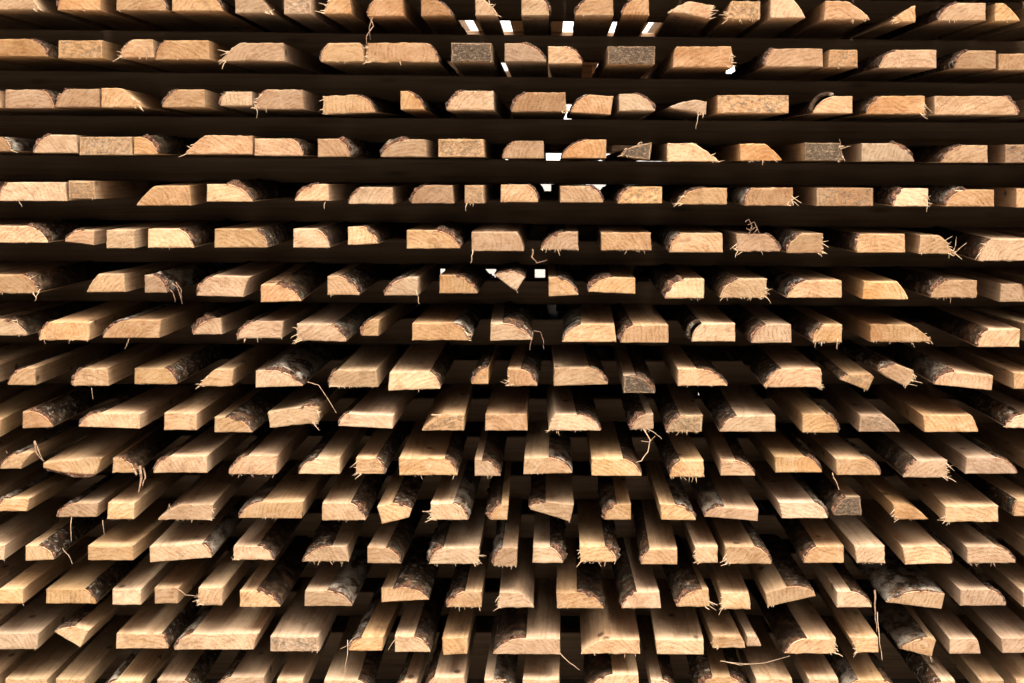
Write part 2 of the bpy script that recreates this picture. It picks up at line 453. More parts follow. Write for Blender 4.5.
def make_bark():
    M = NT('bark')
    co = M.n('ShaderNodeTexCoord').outputs['Object']
    rnd = M.n('ShaderNodeObjectInfo').outputs['Random']
    off = M.n('ShaderNodeVectorMath', operation='ADD'); M.set(off.inputs[0], co)
    cmb = M.n('ShaderNodeCombineXYZ', {'X': M.math('MULTIPLY', rnd, 7.0), 'Y': M.math('MULTIPLY', rnd, 31.0)})
    M.set(off.inputs[1], cmb.outputs[0]); p = off.outputs[0]
    big = M.noise(M.scale(p, (60, 26, 60)), 1.0, 4.0, 0.65, 0.4)
    scale_ = M.noise(M.scale(p, (260, 110, 260)), 1.0, 4.0, 0.7, 0.5)
    fine = M.noise(p, 900.0, 3.0, 0.7)
    c = M.ramp(big, [(0.32, (0.015, 0.009, 0.005)), (0.50, (0.048, 0.028, 0.015)), (0.62, (0.12, 0.076, 0.042)), (0.73, (0.34, 0.27, 0.19))])
    red = M.noise(M.scale(p, (40, 14, 40)), 1.0, 2.0, 0.5)
    c = M.mix(M.rng(red, 0.56, 0.7, 0, 0.6), c, rgb(0.20, 0.092, 0.04))
    lich = M.math('MULTIPLY', M.math('MULTIPLY', M.rng(M.noise(M.scale(p, (95, 42, 95)), 1.0, 4.0, 0.6, 1.0), 0.55, 0.64), M.rng(scale_, 0.36, 0.5)), M.rng(M.math('FRACT', M.math('MULTIPLY', rnd, 5.7)), 0.3, 1.0, 0.0, 0.8))
    c = M.mix(lich, c, rgb(0.52, 0.48, 0.40))
    grn = M.math('MULTIPLY', M.rng(M.noise(M.scale(p, (35, 20, 35)), 1.0, 3.0, 0.6), 0.56, 0.68), M.rng(M.math('FRACT', M.math('MULTIPLY', rnd, 3.3)), 0.6, 0.8, 0, 0.5))
    c = M.mix(grn, c, rgb(0.13, 0.16, 0.10))
    pale = M.math('MULTIPLY', M.rng(M.math('FRACT', M.math('MULTIPLY', rnd, 9.1)), 0.72, 0.9, 0, 1), M.rng(M.noise(M.scale(p, (48, 14, 48)), 1.0, 3.0, 0.55), 0.42, 0.58))
    c = M.mix(M.math('MULTIPLY', pale, 0.85), c, rgb(0.44, 0.39, 0.31))
    crack = M.rng(M.math('ABSOLUTE', M.math('SUBTRACT', scale_, 0.47)), 0.0, 0.035, 0.75, 0.0)
    c = M.mix(crack, c, rgb(0.016, 0.010, 0.006))
    M.set(M.b.inputs['Base Color'], c)
    M.b.inputs['Roughness'].default_value = 0.9
    M.b.inputs['Specular IOR Level'].default_value = 0.15
    M.bump(M.math('ADD', M.math('MULTIPLY', scale_, 1.0), M.math('MULTIPLY', fine, 0.35)), 0.9, 0.004)
    return M.m

def make_bark_cut():
    M = NT('cut_bark_edge')
    co = M.n('ShaderNodeTexCoord').outputs['Object']
    f = M.noise(co, 420.0, 4.0, 0.7)
    g = M.noise(co, 60.0, 2.0, 0.6)
    c = M.ramp(f, [(0.34, (0.018, 0.010, 0.006)), (0.48, (0.075, 0.031, 0.015)), (0.58, (0.20, 0.085, 0.038)), (0.74, (0.46, 0.33, 0.21))])
    c = M.mix(M.rng(g, 0.52, 0.62, 0, 0.8), c, rgb(0.045, 0.03, 0.022))
    M.set(M.b.inputs['Base Color'], c); M.b.inputs['Roughness'].default_value = 0.85
    M.bump(f, 0.8, 0.002)
    return M.m

def make_batten():
    M = NT('dark_batten_wood')
    co = M.n('ShaderNodeTexCoord').outputs['Object']
    rnd = M.n('ShaderNodeObjectInfo').outputs['Random']
    off = M.n('ShaderNodeVectorMath', operation='ADD'); M.set(off.inputs[0], co)
    cmb = M.n('ShaderNodeCombineXYZ', {'X': M.math('MULTIPLY', rnd, 17.0), 'Z': M.math('MULTIPLY', rnd, 9.0)})
    M.set(off.inputs[1], cmb.outputs[0]); p = off.outputs[0]
    g = M.noise(M.scale(p, (5, 150, 150)), 1.0, 4.0, 0.6, 0.3)
    b = M.noise(M.scale(p, (4, 14, 14)), 1.0, 3.0, 0.6)
    k = M.n('ShaderNodeTexVoronoi', {'Scale': 1.0, 'Randomness': 1.0}); M.set(k.inputs['Vector'], M.scale(p, (6, 22, 22)))
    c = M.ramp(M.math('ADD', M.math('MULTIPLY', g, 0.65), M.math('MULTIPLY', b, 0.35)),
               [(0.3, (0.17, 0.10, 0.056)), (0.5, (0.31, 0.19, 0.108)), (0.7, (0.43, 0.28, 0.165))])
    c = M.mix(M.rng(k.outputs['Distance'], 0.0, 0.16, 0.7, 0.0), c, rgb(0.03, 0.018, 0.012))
    M.set(M.b.inputs['Base Color'], c); M.b.inputs['Roughness'].default_value = 0.8
    M.bump(g, 0.5, 0.0015)
    return M.m

def make_plain(name, stops, sc_, rough=0.8, stretch=(1, 1, 1), bump=0.0):
    M = NT(name)
    co = M.n('ShaderNodeTexCoord').outputs['Object']
    f = M.noise(M.scale(co, tuple(sc_ * s for s in stretch)), 1.0, 5.0, 0.65)
    M.set(M.b.inputs['Base Color'], M.ramp(f, stops)); M.b.inputs['Roughness'].default_value = rough
    if bump: M.bump(f, 0.6, bump)
    return M.m

WOOD, BARK, BCUT, BATT = make_wood(), make_bark(), make_bark_cut(), make_batten()
FIBRE = make_plain('torn_fibre', [(0.3, (0.36, 0.22, 0.11)), (0.65, (0.62, 0.46, 0.30))], 300.0)
STRIP = make_plain('bark_strip', [(0.3, (0.10, 0.05, 0.028)), (0.65, (0.33, 0.20, 0.12))], 260.0)
GRAVEL = make_plain('pale_gravel', [(0.3, (0.19, 0.185, 0.16)), (0.7, (0.40, 0.39, 0.35))], 18.0, 0.95, bump=0.01)

# ------------------------------------------------------------------ geometry
def world(px, py, y):
    s = K * (D + y) / D
    return (px - VX) * s, ZC - (py - VY) * s

def link(name, verts, faces, mats, parent=None, loc=None, midx=None):
    me = bpy.data.meshes.new(name); me.from_pydata(verts, [], faces)
    for m in mats: me.materials.append(m)
    if midx:
        for p, i in zip(me.polygons, midx): p.material_index = i
    me.update()
    o = bpy.data.objects.new(name, me); COL.objects.link(o)
    if parent is not None: o.parent = parent
    if loc is not None: o.location = loc
    return o

def tag(o, label, cat, group=None, kind=None):
    if label: o['label'] = label
    if cat: o['category'] = cat
    if group: o['group'] = group
    if kind: o['kind'] = kind
    return o

class Rec: pass

def parse():
    rows = []
    for ln in DATA.strip().splitlines():
        if ln == 'R': rows.append([]); continue
        a, b = ln.split('|'); w = a.split(); fl = b.split()
        r = Rec(); r.fl = fl; r.tilt = 0.0; r.rec = None; r.bk = []
        for t in fl:
            if t[0] == 't': r.tilt = float(t[1:])
            if t[0] == 'd' : r.rec = float(t[1:]) / 1000
            if t[0] == 'k': r.bk = [int(q) for q in t[1:].split(',')]
        r.fl = set(fl)
        if w[0] == 'P':
            v = list(map(float, w[1:])); r.poly = list(zip(v[0::2], v[1::2])); r.P = True
            r.bl = min(p[0] for p in r.poly); r.br = max(p[0] for p in r.poly)
            r.yt = min(p[1] for p in r.poly); r.yb = max(p[1] for p in r.poly); r.tl, r.tr = r.bl, r.br
        else:
            r.bl, r.tl, r.tr, r.br, r.yt, r.yb = map(float, w); r.P = False
        rows[-1].append(r)
    return rows

def fit(pts):
    n = len(pts); mx = sum(p[0] for p in pts) / n; my = sum(p[1] for p in pts) / n
    sxx = sum((p[0] - mx) ** 2 for p in pts); sxy = sum((p[0] - mx) * (p[1] - my) for p in pts)
    b = sxy / sxx; return (my - b * mx, b)

ROWS = parse()
BOT, TOP = [], []
for R in ROWS:
    g = [r for r in R if not r.P and r.rec is None]
    BOT.append(fit([((r.bl + r.br) / 2, r.yb + r.tilt / 2) for r in g]))
    TOP.append(fit([((r.tl + r.tr) / 2, r.yt + r.tilt / 2) for r in g]))

def zline(L, x):          # height of a fitted layer line at world x (in the plane of the ends)
    return ZC - (L[0] + L[1] * (x / K + VX) - VY) * K

def bez(a, c, b, n):
    return [((1 - t) ** 2 * a[0] + 2 * t * (1 - t) * c[0] + t * t * b[0],
             (1 - t) ** 2 * a[1] + 2 * t * (1 - t) * c[1] + t * t * b[1]) for t in [i / n for i in range(n + 1)]]

YS = [0.0, 0.0009, 0.006, 0.02, 0.045, 0.08, 0.13, 0.2, 0.3, 0.45, 0.65, 1.0, 1.4, LEN]

def seg(a, b, step=0.006):
    d = math.hypot(b[0] - a[0], b[1] - a[1]); n = max(1, int(d / step))
    return [(a[0] + (b[0] - a[0]) * i / n, a[1] + (b[1] - a[1]) * i / n) for i in range(n)]

def outline(r, y):
    """closed outline of the end, clockwise from the lower left, in world x,z; plus the spans that carry bark"""
    def q(px, py): return world(px, py, y)
    pts, spans, wany = [], [], set()
    if r.P:
        P = [q(*p) for p in r.poly]; n = len(P); i = 0
        for i in range(n):
            a, b = P[i], P[(i + 1) % n]
            if i in r.bk:
                d = (b[0] - a[0], b[1] - a[1])
                c = ((a[0] + b[0]) / 2 - d[1] * 0.10, (a[1] + b[1]) / 2 + d[0] * 0.10)
                s0 = len(pts); pts += bez(a, c, b, 7)[:-1]; spans.append((s0, len(pts)))
            else: pts += seg(a, b)
        # join neighbouring bark spans
        if len(spans) == 2 and spans[0][1] == spans[1][0]: spans = [(spans[0][0], spans[1][1])]
        return pts, spans
    tt = r.tilt
    w = max(1.0, r.br - r.bl)
    def yt(px): return r.yt + tt * (px - r.bl) / w
    def yb(px): return r.yb + tt * (px - r.bl) / w
    BL, TL, TR, BR = q(r.bl, yb(r.bl)), q(r.tl, yt(r.tl)), q(r.tr, yt(r.tr)), q(r.br, yb(r.br))
    def wane(a, b, sgn, bark):
        # from the feather edge a at the bottom up to b at the top
        dx, dz = b[0] - a[0], b[1] - a[1]
        ln = math.hypot(dx, dz)
        bul = (0.13 if bark else 0.05) * ln
        nx, nz = -dz / ln * sgn, dx / ln * sgn
        if nz < 0: nx, nz = -nx, -nz
        return bez(a, ((a[0] + b[0]) / 2 + nx * bul * 2, (a[1] + b[1]) / 2 + nz * bul * 2), b, 8)
    if abs(r.tl - r.bl) > 3.2:
        s0 = len(pts); lip = (BL[0], BL[1] + 0.0015)
        pts.append(BL); W = wane(lip, TL, 1, 'l' in r.fl or 'L' in r.fl)
        s0 = len(pts); pts += W[:-1]
        if r.fl & {'l', 'L'}: spans.append((s0, len(pts)))
    else:
        s0 = len(pts); pts += seg(BL, TL)
        if 'l' in r.fl: spans.append((s0, len(pts)))
    pts += seg(TL, TR)
    if abs(r.br - r.tr) > 3.2:
        lip = (BR[0], BR[1] + 0.0015)
        W = wane(lip, TR, -1, 'r' in r.fl)[::-1]
        s0 = len(pts); pts += W[:-1]; 
        if 'r' in r.fl: spans.append((s0, len(pts)))
        pts.append(lip)
    else:
        s0 = len(pts); pts += seg(TR, BR)
        if 'r' in r.fl: spans.append((s0, len(pts)))
    pts += seg(BR, BL)
    return pts, spans

def tube(V, F, path, r0, r1, flat=1.0):
    """tapered strand along a path of points, four sided"""
    n = len(path); b0 = len(V)
    for i, p in enumerate(path):
        p = Vector(p); d = (Vector(path[min(i + 1, n - 1)]) - Vector(path[max(i - 1, 0)])).normalized()
        u = d.cross(Vector((0.2, 1, 0.1))); u = u.normalized() if u.length > 1e-6 else Vector((1, 0, 0))
        v = d.cross(u); r = r0 + (r1 - r0) * i / (n - 1)
        for k in range(4):
            a = k * math.pi / 2
            V.append(tuple(p + u * (math.cos(a) * r) + v * (math.sin(a) * r * flat)))
    for i in range(n - 1):
        for k in range(4):
            F.append((b0 + i * 4 + k, b0 + i * 4 + (k + 1) % 4, b0 + i * 4 + 4 + (k + 1) % 4, b0 + i * 4 + 4 + k))
    F.append((b0 + 3, b0 + 2, b0 + 1, b0)); e = b0 + (n - 1) * 4; F.append((e, e + 1, e + 2, e + 3))

def fibre(V, F, p, d, ln, r, rr):
    d = Vector(d).normalized(); p = Vector(p); bend = Vector((rr.uniform(-1, 1), rr.uniform(-1, .3), rr.uniform(-1, .4))) * ln * 0.3
    path = [p - d * 0.001, p + d * ln * 0.4 + bend * 0.15, p + d * ln * 0.75 + bend * 0.55, p + d * ln + bend]
    tube(V, F, path, r, r * 0.3)

GROUP = 'rough boards stacked in layers'
ALL = []

def make_board(r, row, label, seed, ylen=LEN, detail=True):
    rr = random.Random(seed)
    yj = rr.gauss(0, 0.006) if r.rec is None else r.rec
    yj = max(-0.014, min(0.02, yj))
    pts, spans = outline(r, yj)
    ox = (min(p[0] for p in pts) + max(p[0] for p in pts)) / 2; oz = min(p[1] for p in pts)
    pts = [(p[0] - ox, p[1] - oz) for p in pts]
    n = len(pts); cx = sum(p[0] for p in pts) / n; cz = sum(p[1] for p in pts) / n
    sd = seed * 3.17
    # pith below the board (the wane curves round it)
    px_, pz_ = cx + rr.uniform(-0.07, 0.07), -rr.uniform(0.004, 0.10)
    if rr.random() < .12: pz_ = cz
    yo = rr.uniform(0, 20)
    inw = [False] * n
    for a, b in spans:
        for i in range(a, b): inw[i % n] = True
    skewx, skewz = rr.uniform(-0.05, 0.05), rr.uniform(-0.10, 0.10)
    rag = 0.0006 + (0.0010 if r.fl & {'f', 'fl', 'fr', 'G'} else 0)
    def wob(i, x, z, y):
        if inw[i]:     # round edge follows the trunk: wavers along the length
            a = 0.0022 * (n3(x * 30 + sd, y * 9, z * 30) - n3(x * 30 + sd, 0, z * 30)) + 0.003 * (n3(sd, y * 3, 0) - n3(sd, 0, 0))
            return x + (x - cx) * a * 30, z
        return x + 0.0004 * n3(sd, y * 40, x * 60), z + 0.0005 * n3(x * 60, y * 30, sd)
    V, F, wc, stn, en, rim = [], [], [], [], [], []
    sv = 1.0 if 'G' in r.fl else (0.56 if 'g' in r.fl else (0.30 if 'b' in r.fl else (0.42 if 'c' in r.fl else rr.choice((0.0, 0.04, 0.1, 0.17, 0.24, 0.3)))))
    ys = [y for y in YS if y < ylen - 0.05] + [ylen]
    def add(x, y, z, s, e, k=0.0):
        V.append((x, y, z)); rim.append(k); wc.append((x - px_, y + yo, z - pz_)); stn.append(s); en.append(e)
    for j, y in enumerate(ys):
        for i, (x, z) in enumerate(pts):
            X, Z = wob(i, x, z, y)
            yy = y
            if y < 0.03:
                yy += (skewx * (x - cx) + skewz * (z - cz)) * (1 - y / 0.03)
            if j == 0:
                dx, dz = cx - X, cz - Z; l = math.hypot(dx, dz) + 1e-9
                X += dx / l * 0.0009; Z += dz / l * 0.0009
            if j < 3:
                X += rag * noise.noise((x * 900 + sd, z * 900, j * .6)); Z += rag * noise.noise((x * 900, sd + 5, z * 900 + j * .6))
            add(X, yy, Z, sv * (1.0 if j < 2 else (0.55 if j == 2 else 0.25)), 1.0 if j < 1 else 0.0)
    for j in range(len(ys) - 1):
        for i in range(n):
            a, b = j * n + i, j * n + (i + 1) % n
            F.append((a, b, b + n, a + n))
    # the cut end: its own ring of vertices so the saw cut stays crisp
    c0 = len(V); rw = rr.uniform(0.0012, 0.0034)
    for i in range(n): add(*V[i], sv * 0.45, 1.0, 1.0 if inw[i] else 0.0)
    for i in range(n):
        x, y, z = V[i]; dx, dz = cx - x, cz - z; l = math.hypot(dx, dz) + 1e-9; t = min(rw, 0.4 * l)
        add(x + dx / l * t, y - 0.0003, z + dz / l * t, sv, 1.0, 0.0)
    for i in range(n):
        a, b = c0 + i, c0 + (i + 1) % n
        F.append((b, a, a + n, b + n))
    F.append(tuple(c0 + n + i for i in range(n))[::-1])
    l0 = (len(ys) - 1) * n
    F.append(tuple(l0 + i for i in range(n)))
    o = link('board', V, F, [WOOD])
    me = o.data
    at = me.attributes.new('wood_co', 'FLOAT_VECTOR', 'POINT'); at.data.foreach_set('vector', [q for w in wc for q in w])
    at = me.attributes.new('stain', 'FLOAT', 'POINT'); at.data.foreach_set('value', stn)
    tone_amt = max(0.0, min(1.0, rr.gauss(0.62 - 0.075 * max(0, row - 1), 0.26)))  # mean falls from the top layers down, random spread per board
    at = me.attributes.new('layer_tone', 'FLOAT', 'POINT'); at.data.foreach_set('value', [tone_amt] * len(V))
    at = me.attributes.new('rim', 'FLOAT', 'POINT'); at.data.foreach_set('value', rim)
    at = me.attributes.new('end', 'FLOAT', 'POINT'); at.data.foreach_set('value', en)
    # sits on its batten
    zb = zline(BOT[row], ox) if row >= 0 else oz
    pitch = max(-0.03, min(0.03, math.atan2(zb + 0.0002 - oz, YB)))
    yaw = rr.gauss(0, 0.006)
    o.location = (ox, yj, oz); o.rotation_euler = (pitch, 0, yaw)
    tag(o, label, 'board', GROUP)
    o.data.name = 'board'
    r.obj, r.ox, r.oz, r.yj, r.row = o, ox, oz, yj, row
    # ------------------------------------------------ bark
    for (a, b) in spans:
        lift = 0.0085 if 'L' in r.fl else 0.0
        idx = list(range(a, b + 1))
        wp = [pts[i % n] for i in idx]
        # resample the span
        m = 11
        cum = [0.0]
        for i in range(1, len(wp)): cum.append(cum[-1] + math.hypot(wp[i][0] - wp[i - 1][0], wp[i][1] - wp[i - 1][1]))
        rs = []
        for k in range(m):
            t = cum[-1] * k / (m - 1); i = 1
            while i < len(cum) - 1 and cum[i] < t: i += 1
            f = (t - cum[i - 1]) / max(1e-9, cum[i] - cum[i - 1])
            rs.append((wp[i - 1][0] + (wp[i][0] - wp[i - 1][0]) * f, wp[i - 1][1] + (wp[i][1] - wp[i - 1][1]) * f))
        th = (rr.uniform(0.0042, 0.0065) if 'R' in r.fl else rr.uniform(0.0018, 0.0036))
        y = 0.0; bys = []
        while y < 0.36: bys.append(y); y += 0.0045 if y < 0.06 else (0.009 if y < 0.16 else 0.02)
        while y < ylen - 0.03: bys.append(y); y += 0.1
        bys.append(ylen - 0.02)
        BV, BF, MI = [], [], []
        nb = len(bys)
        for j, y in enumerate(bys):
            for k, (x, z) in enumerate(rs):
                x0, z0 = rs[max(0, k - 1)]; x1, z1 = rs[min(m - 1, k + 1)]
                dx, dz = x1 - x0, z1 - z0; l = math.hypot(dx, dz) + 1e-9
                nx, nz = -dz / l, dx / l
                if nx * (x - cx) + nz * (z - cz) < 0: nx, nz = -nx, -nz
                X, Z = wob(idx[min(k, len(idx) - 1)] % n, x, z, y)
                t = th * (0.7 + 1.3 * abs(noise.noise((x * 130 + sd, y * 45, z * 130))) + 0.8 * noise.noise((x * 420, y * 190 + sd, z * 420)))
                e = min(1.0, min(k, m - 1 - k) / 1.6 + 0.25)
                t = max(0.0004, t * e) + lift * (0.5 + 0.5 * math.sin(k / (m - 1) * 3.1)) * max(0.0, 1 - y / 0.12)
                yy = y
                if j == 0: yy = 0.0018 + 0.006 * noise.noise((x * 120 + sd, z * 120, 3.0)) + 0.0025 * noise.noise((x * 900 + sd, z * 900, 8.0))
                if y < 0.03: yy += (skewx * (x - cx) + skewz * (z - cz)) * (1 - y / 0.03)
                BV.append((X + nx * t, yy, Z + nz * t))
                i0 = (t - 0.0055 if lift else -0.0012)
                BV.append((X + nx * i0, yy, Z + nz * i0))
        def vi(j, k, s): return (j * m + k) * 2 + s
        for j in range(nb - 1):
            for k in range(m - 1):
                BF.append((vi(j, k, 0), vi(j, k + 1, 0), vi(j + 1, k + 1, 0), vi(j + 1, k, 0))); MI.append(0)
                BF.append((vi(j, k, 1), vi(j + 1, k, 1), vi(j + 1, k + 1, 1), vi(j, k + 1, 1))); MI.append(1)
            for k in (0, m - 1):
                BF.append((vi(j, k, 0), vi(j + 1, k, 0), vi(j + 1, k, 1), vi(j, k, 1))); MI.append(0)
        for j in (0, nb - 1):
            for k in range(m - 1):
                BF.append((vi(j, k, 0), vi(j, k, 1), vi(j, k + 1, 1), vi(j, k + 1, 0))); MI.append(1)
        if lift: MI = [0] * len(MI)
        bo = link('bark', BV, BF, [BARK, BCUT], o, None, MI)
        bo.data.polygons.foreach_set('use_smooth', [q == 0 for q in MI])
    # ------------------------------------------------ torn fibres on the cut
    if detail:
        SV, SF = [], []
        bots = [p for i, p in enumerate(pts) if p[1] < 0.0035 and not inw[i]] or [min(pts, key=lambda p: p[1])]
        bx0, bx1 = min(p[0] for p in bots), max(p[0] for p in bots)
        tops = max(p[1] for p in pts)
        def bz(x): return min(bots, key=lambda p: abs(p[0] - x))[1]
        nf = 0
        if 'f' in r.fl: nf = rr.randint(8, 14)
        elif rr.random() < 0.30: nf = rr.randint(2, 5)
        for _ in range(nf):
            x = rr.uniform(bx0, bx1)
            fibre(SV, SF, (x, 0.001, bz(x) + 0.0004), (rr.gauss(0, .55), -0.5, -1), min(0.008, 0.001 + rr.expovariate(1 / (0.0024 if 'f' in r.fl else 0.0011))), rr.uniform(0.00028, 0.00055), rr)
        for side, key in ((-1, 'fl'), (1, 'fr')):
            if key in r.fl:
                sp = [p for p in pts if (p[0] - cx) * side > 0 and p[1] < tops * 0.75]
                xe = (max if side > 0 else min)(p[0] for p in sp)
                sp = [p for p in sp if abs(p[0] - xe) < 0.012]
                for _ in range(rr.randint(7, 11)):
                    p = rr.choice(sp)
                    fibre(SV, SF, (p[0] - side * 0.0015, 0.0, p[1] + rr.uniform(-.001, .002)), (side * rr.uniform(.5, 1.2), -0.6, rr.uniform(-.9, .6)),
                          0.002 + min(0.013, rr.expovariate(1 / 0.005)), rr.uniform(0.0004, 0.0009), rr)
        if rr.random() < .2:
            for _ in range(rr.randint(1, 4)):
                x = rr.uniform(bx0 * .6, bx1 * .6)
                fibre(SV, SF, (x, 0.001, tops - 0.0006), (rr.uniform(-.6, .6), -0.5, rr.uniform(.3, 1)), rr.uniform(0.002, 0.004), 0.0005, rr)
        if SV:
            roots = sorted([(SV[i][0], 0.002, max(0.0012, SV[i][2])) for i in range(0, len(SV), 16)])
            if len(roots) > 1: tube(SV, SF, roots, 0.0008, 0.0008)
            link('torn_fibre', SV, SF, [FIBRE], o)
    ALL.append(r)
    return o

def describe(r, pos, layer):
    w = r.br - r.bl
    size = 'narrow' if w < 27 else ('broad' if w > 49 else 'mid-width')
    tone = 'dark weathered' if 'G' in r.fl else ('grey stained' if 'g' in r.fl else ('brown' if 'b' in r.fl else ('streaked' if 'c' in r.fl else 'pale')))
    L, R_ = bool(r.fl & {'l', 'L'}), 'r' in r.fl
    thick = 'thick bark' if 'R' in r.fl else ('loose bark' if 'L' in r.fl else 'bark')
    if r.P: shape = ('tipped over, bark uppermost' if r.bk else 'tipped over')
    elif L and R_: shape = 'bark along both edges'
    elif L: shape = thick + ' on left edge'
    elif R_: shape = thick + ' on right edge'
    elif r.tl - r.bl > 6 and r.br - r.tr > 6: shape = 'both edges sloping'
    elif r.tl - r.bl > 6: shape = 'left edge sloping'
    elif r.br - r.tr > 6: shape = 'right edge sloping'
    else: shape = 'square-edged'
    torn = ' splintery' if (r.fl & {'f', 'fl', 'fr'} and len(tone.split()) == 1) else ''
    return f'{size} {tone}{torn} board, {shape}, {pos}, {layer}'

def extra(bl, br, yt, yb, fl=()):
    r = Rec(); r.bl = bl; r.br = br; r.tl, r.tr = bl, br; r.yt, r.yb = yt, yb
    r.fl = set(fl); r.tilt = 0.0; r.rec = None; r.bk = []; r.P = False
    return r

def lv(L, px): return L[0] + L[1] * px

# a few boards are short lengths: daylight comes through behind them
LIGHT = [(475, 28), (508, 28), (568, 28), (612, 29), (644, 29), (503, 63), (597, 66), (632, 66), (731, 69), (567, 117.5), (558, 154), (612, 154),
         (553, 188), (602, 188), (440, 273), (491, 272), (540, 273), (551, 308), (607, 308), (703, 394)]
SHORT, REAR_GAP = {}, {}
for sx, sy in LIGHT:
    y = 0.02
    while y < LEN + 0.02:
        X, Z = world(sx, sy, y)
        for ri, R in enumerate(ROWS):
            for r in R:
                if y > SHORT.get(id(r), LEN): continue
                x0, zb = world(r.bl, max(r.yb, r.yb + r.tilt), 0); x1, zt = world(r.br, r.yt, 0)
                dz = (zline(BOT[ri], (x0 + x1) / 2) - zb) * y / YB
                if x0 - .003 < X < x1 + .003 and zb + dz - .002 < Z < zt + dz + .002:
                    if y > 0.2 * D and not r.P: SHORT[id(r)] = y - 0.02
                    elif DEBUG: print('blocked', sx, sy, 'row', ri, 'y', round(y, 2), r.bl, r.br)
        for q_, yr in enumerate((YR, YR2)):
          if yr - .005 < y < yr + .05:
            for g in range(-1, len(ROWS) - 1):
                if g >= 0 and zline(TOP[g + 1], X) - .002 < Z < zline(BOT[g], X) + .002 or g == -1 and zline(TOP[0], X) < Z < zline(TOP[0], X) + 27 * K:
                    REAR_GAP.setdefault((q_, g), []).append(X)
        if DEBUG and YB < y < YB + .042:
            for g in range(len(ROWS) - 1):
                if zline(TOP[g + 1], X) < Z < zline(BOT[g], X): print('front batten', g, sx, sy, round(y, 2))
        y += 0.01
seed = 100
for ri, R in enumerate(ROWS):
    lay = 'top layer' if ri == 0 else ('bottom layer' if ri == len(ROWS) - 1 else ORD[ri + 1] + ' layer down')
    order = sorted(R, key=lambda r: r.bl)
    for i, r in enumerate(order):
        seed += 1
        make_board(r, ri, describe(r, ORD[i + 1] + ' from left', lay), seed, SHORT.get(id(r), LEN))

# the boards past the picture's borders and the covering layer, beyond the three hundred seen largest: one mass
OV, OF, OW = [], [], []
def loose_board(bl, br, yt, yb, y0, ln=LEN):
    a, c = world(bl, yb, min(y0, 0.02)), world(br, yt, min(y0, 0.02)); b0 = len(OV); s = len(OV) * 0.37
    for y in (y0, y0 + 0.004, y0 + 0.05, y0 + 0.2, y0 * (y0 < 0.1) + ln):
        for x, z in ((a[0], a[1]), (a[0], c[1]), (c[0], c[1]), (c[0], a[1])):
            OV.append((x, y, z)); OW.append((x - (a[0] + c[0]) / 2 + 0.01, y + s, z - a[1] + 0.03))
    for j in range(4):
        for k in range(4): OF.append((b0 + j * 4 + k, b0 + j * 4 + (k + 1) % 4, b0 + j * 4 + 4 + (k + 1) % 4, b0 + j * 4 + 4 + k))
    OF.append((b0 + 3, b0 + 2, b0 + 1, b0)); e = b0 + 16; OF.append((e, e + 1, e + 2, e + 3))
for ri, R in enumerate(ROWS):
    rr = random.Random(900 + ri)
    x = min(min(r.bl, r.tl) for r in R)
    while x > -230:
        br = x - rr.uniform(9, 20); bl = br - rr.uniform(32, 60); x = bl
        loose_board(bl, br, lv(TOP[ri], bl), lv(BOT[ri], bl), rr.uniform(-.01, .01))
    x = max(max(r.br, r.tr) for r in R)
    while x < 1260:
        bl = x + rr.uniform(9, 20); br = bl + rr.uniform(32, 60); x = br
        loose_board(bl, br, lv(TOP[ri], bl), lv(BOT[ri], bl), rr.uniform(-.01, .01))
rr = random.Random(5); x = -230.0; spans_ = []
while x < 400:
    w = rr.uniform(34, 66); spans_.append((x, x + w)); x += w + rr.uniform(.4, 1.2)
spans_ += [(x, 426), (447, 477), (496, 567), (587, 633), (652, 681)]; x = 699.0
while x < 1260:
    w = rr.uniform(34, 66); spans_.append((x, x + w)); x += w + rr.uniform(.4, 1.2)
for x0, x1 in spans_:
    if x1 - x0 > 8:
        yb = lv(TOP[0], x0) - 27.4
        loose_board(x0, x1, yb - 17, yb, rr.uniform(-.01, .01) if not 420 < x0 < 690 else 0.325 * D)
for x0, x1 in ((427, 471), (472, 527), (528.5, 566), (567, 619), (620, 651), (652, 697.5)):
    yb = lv(TOP[0], x0) - 27.4; loose_board(x0, x1, yb - 17, yb, rr.uniform(-.01, .01), 0.315 * D)
o = link('outer_boards', OV, OF, [WOOD])
at = o.data.attributes.new('wood_co', 'FLOAT_VECTOR', 'POINT'); at.data.foreach_set('vector', [q for v in OW for q in v])
tag(o, 'boards of the same stack continuing past the picture borders and above the top layer', 'boards', None, 'stuff')

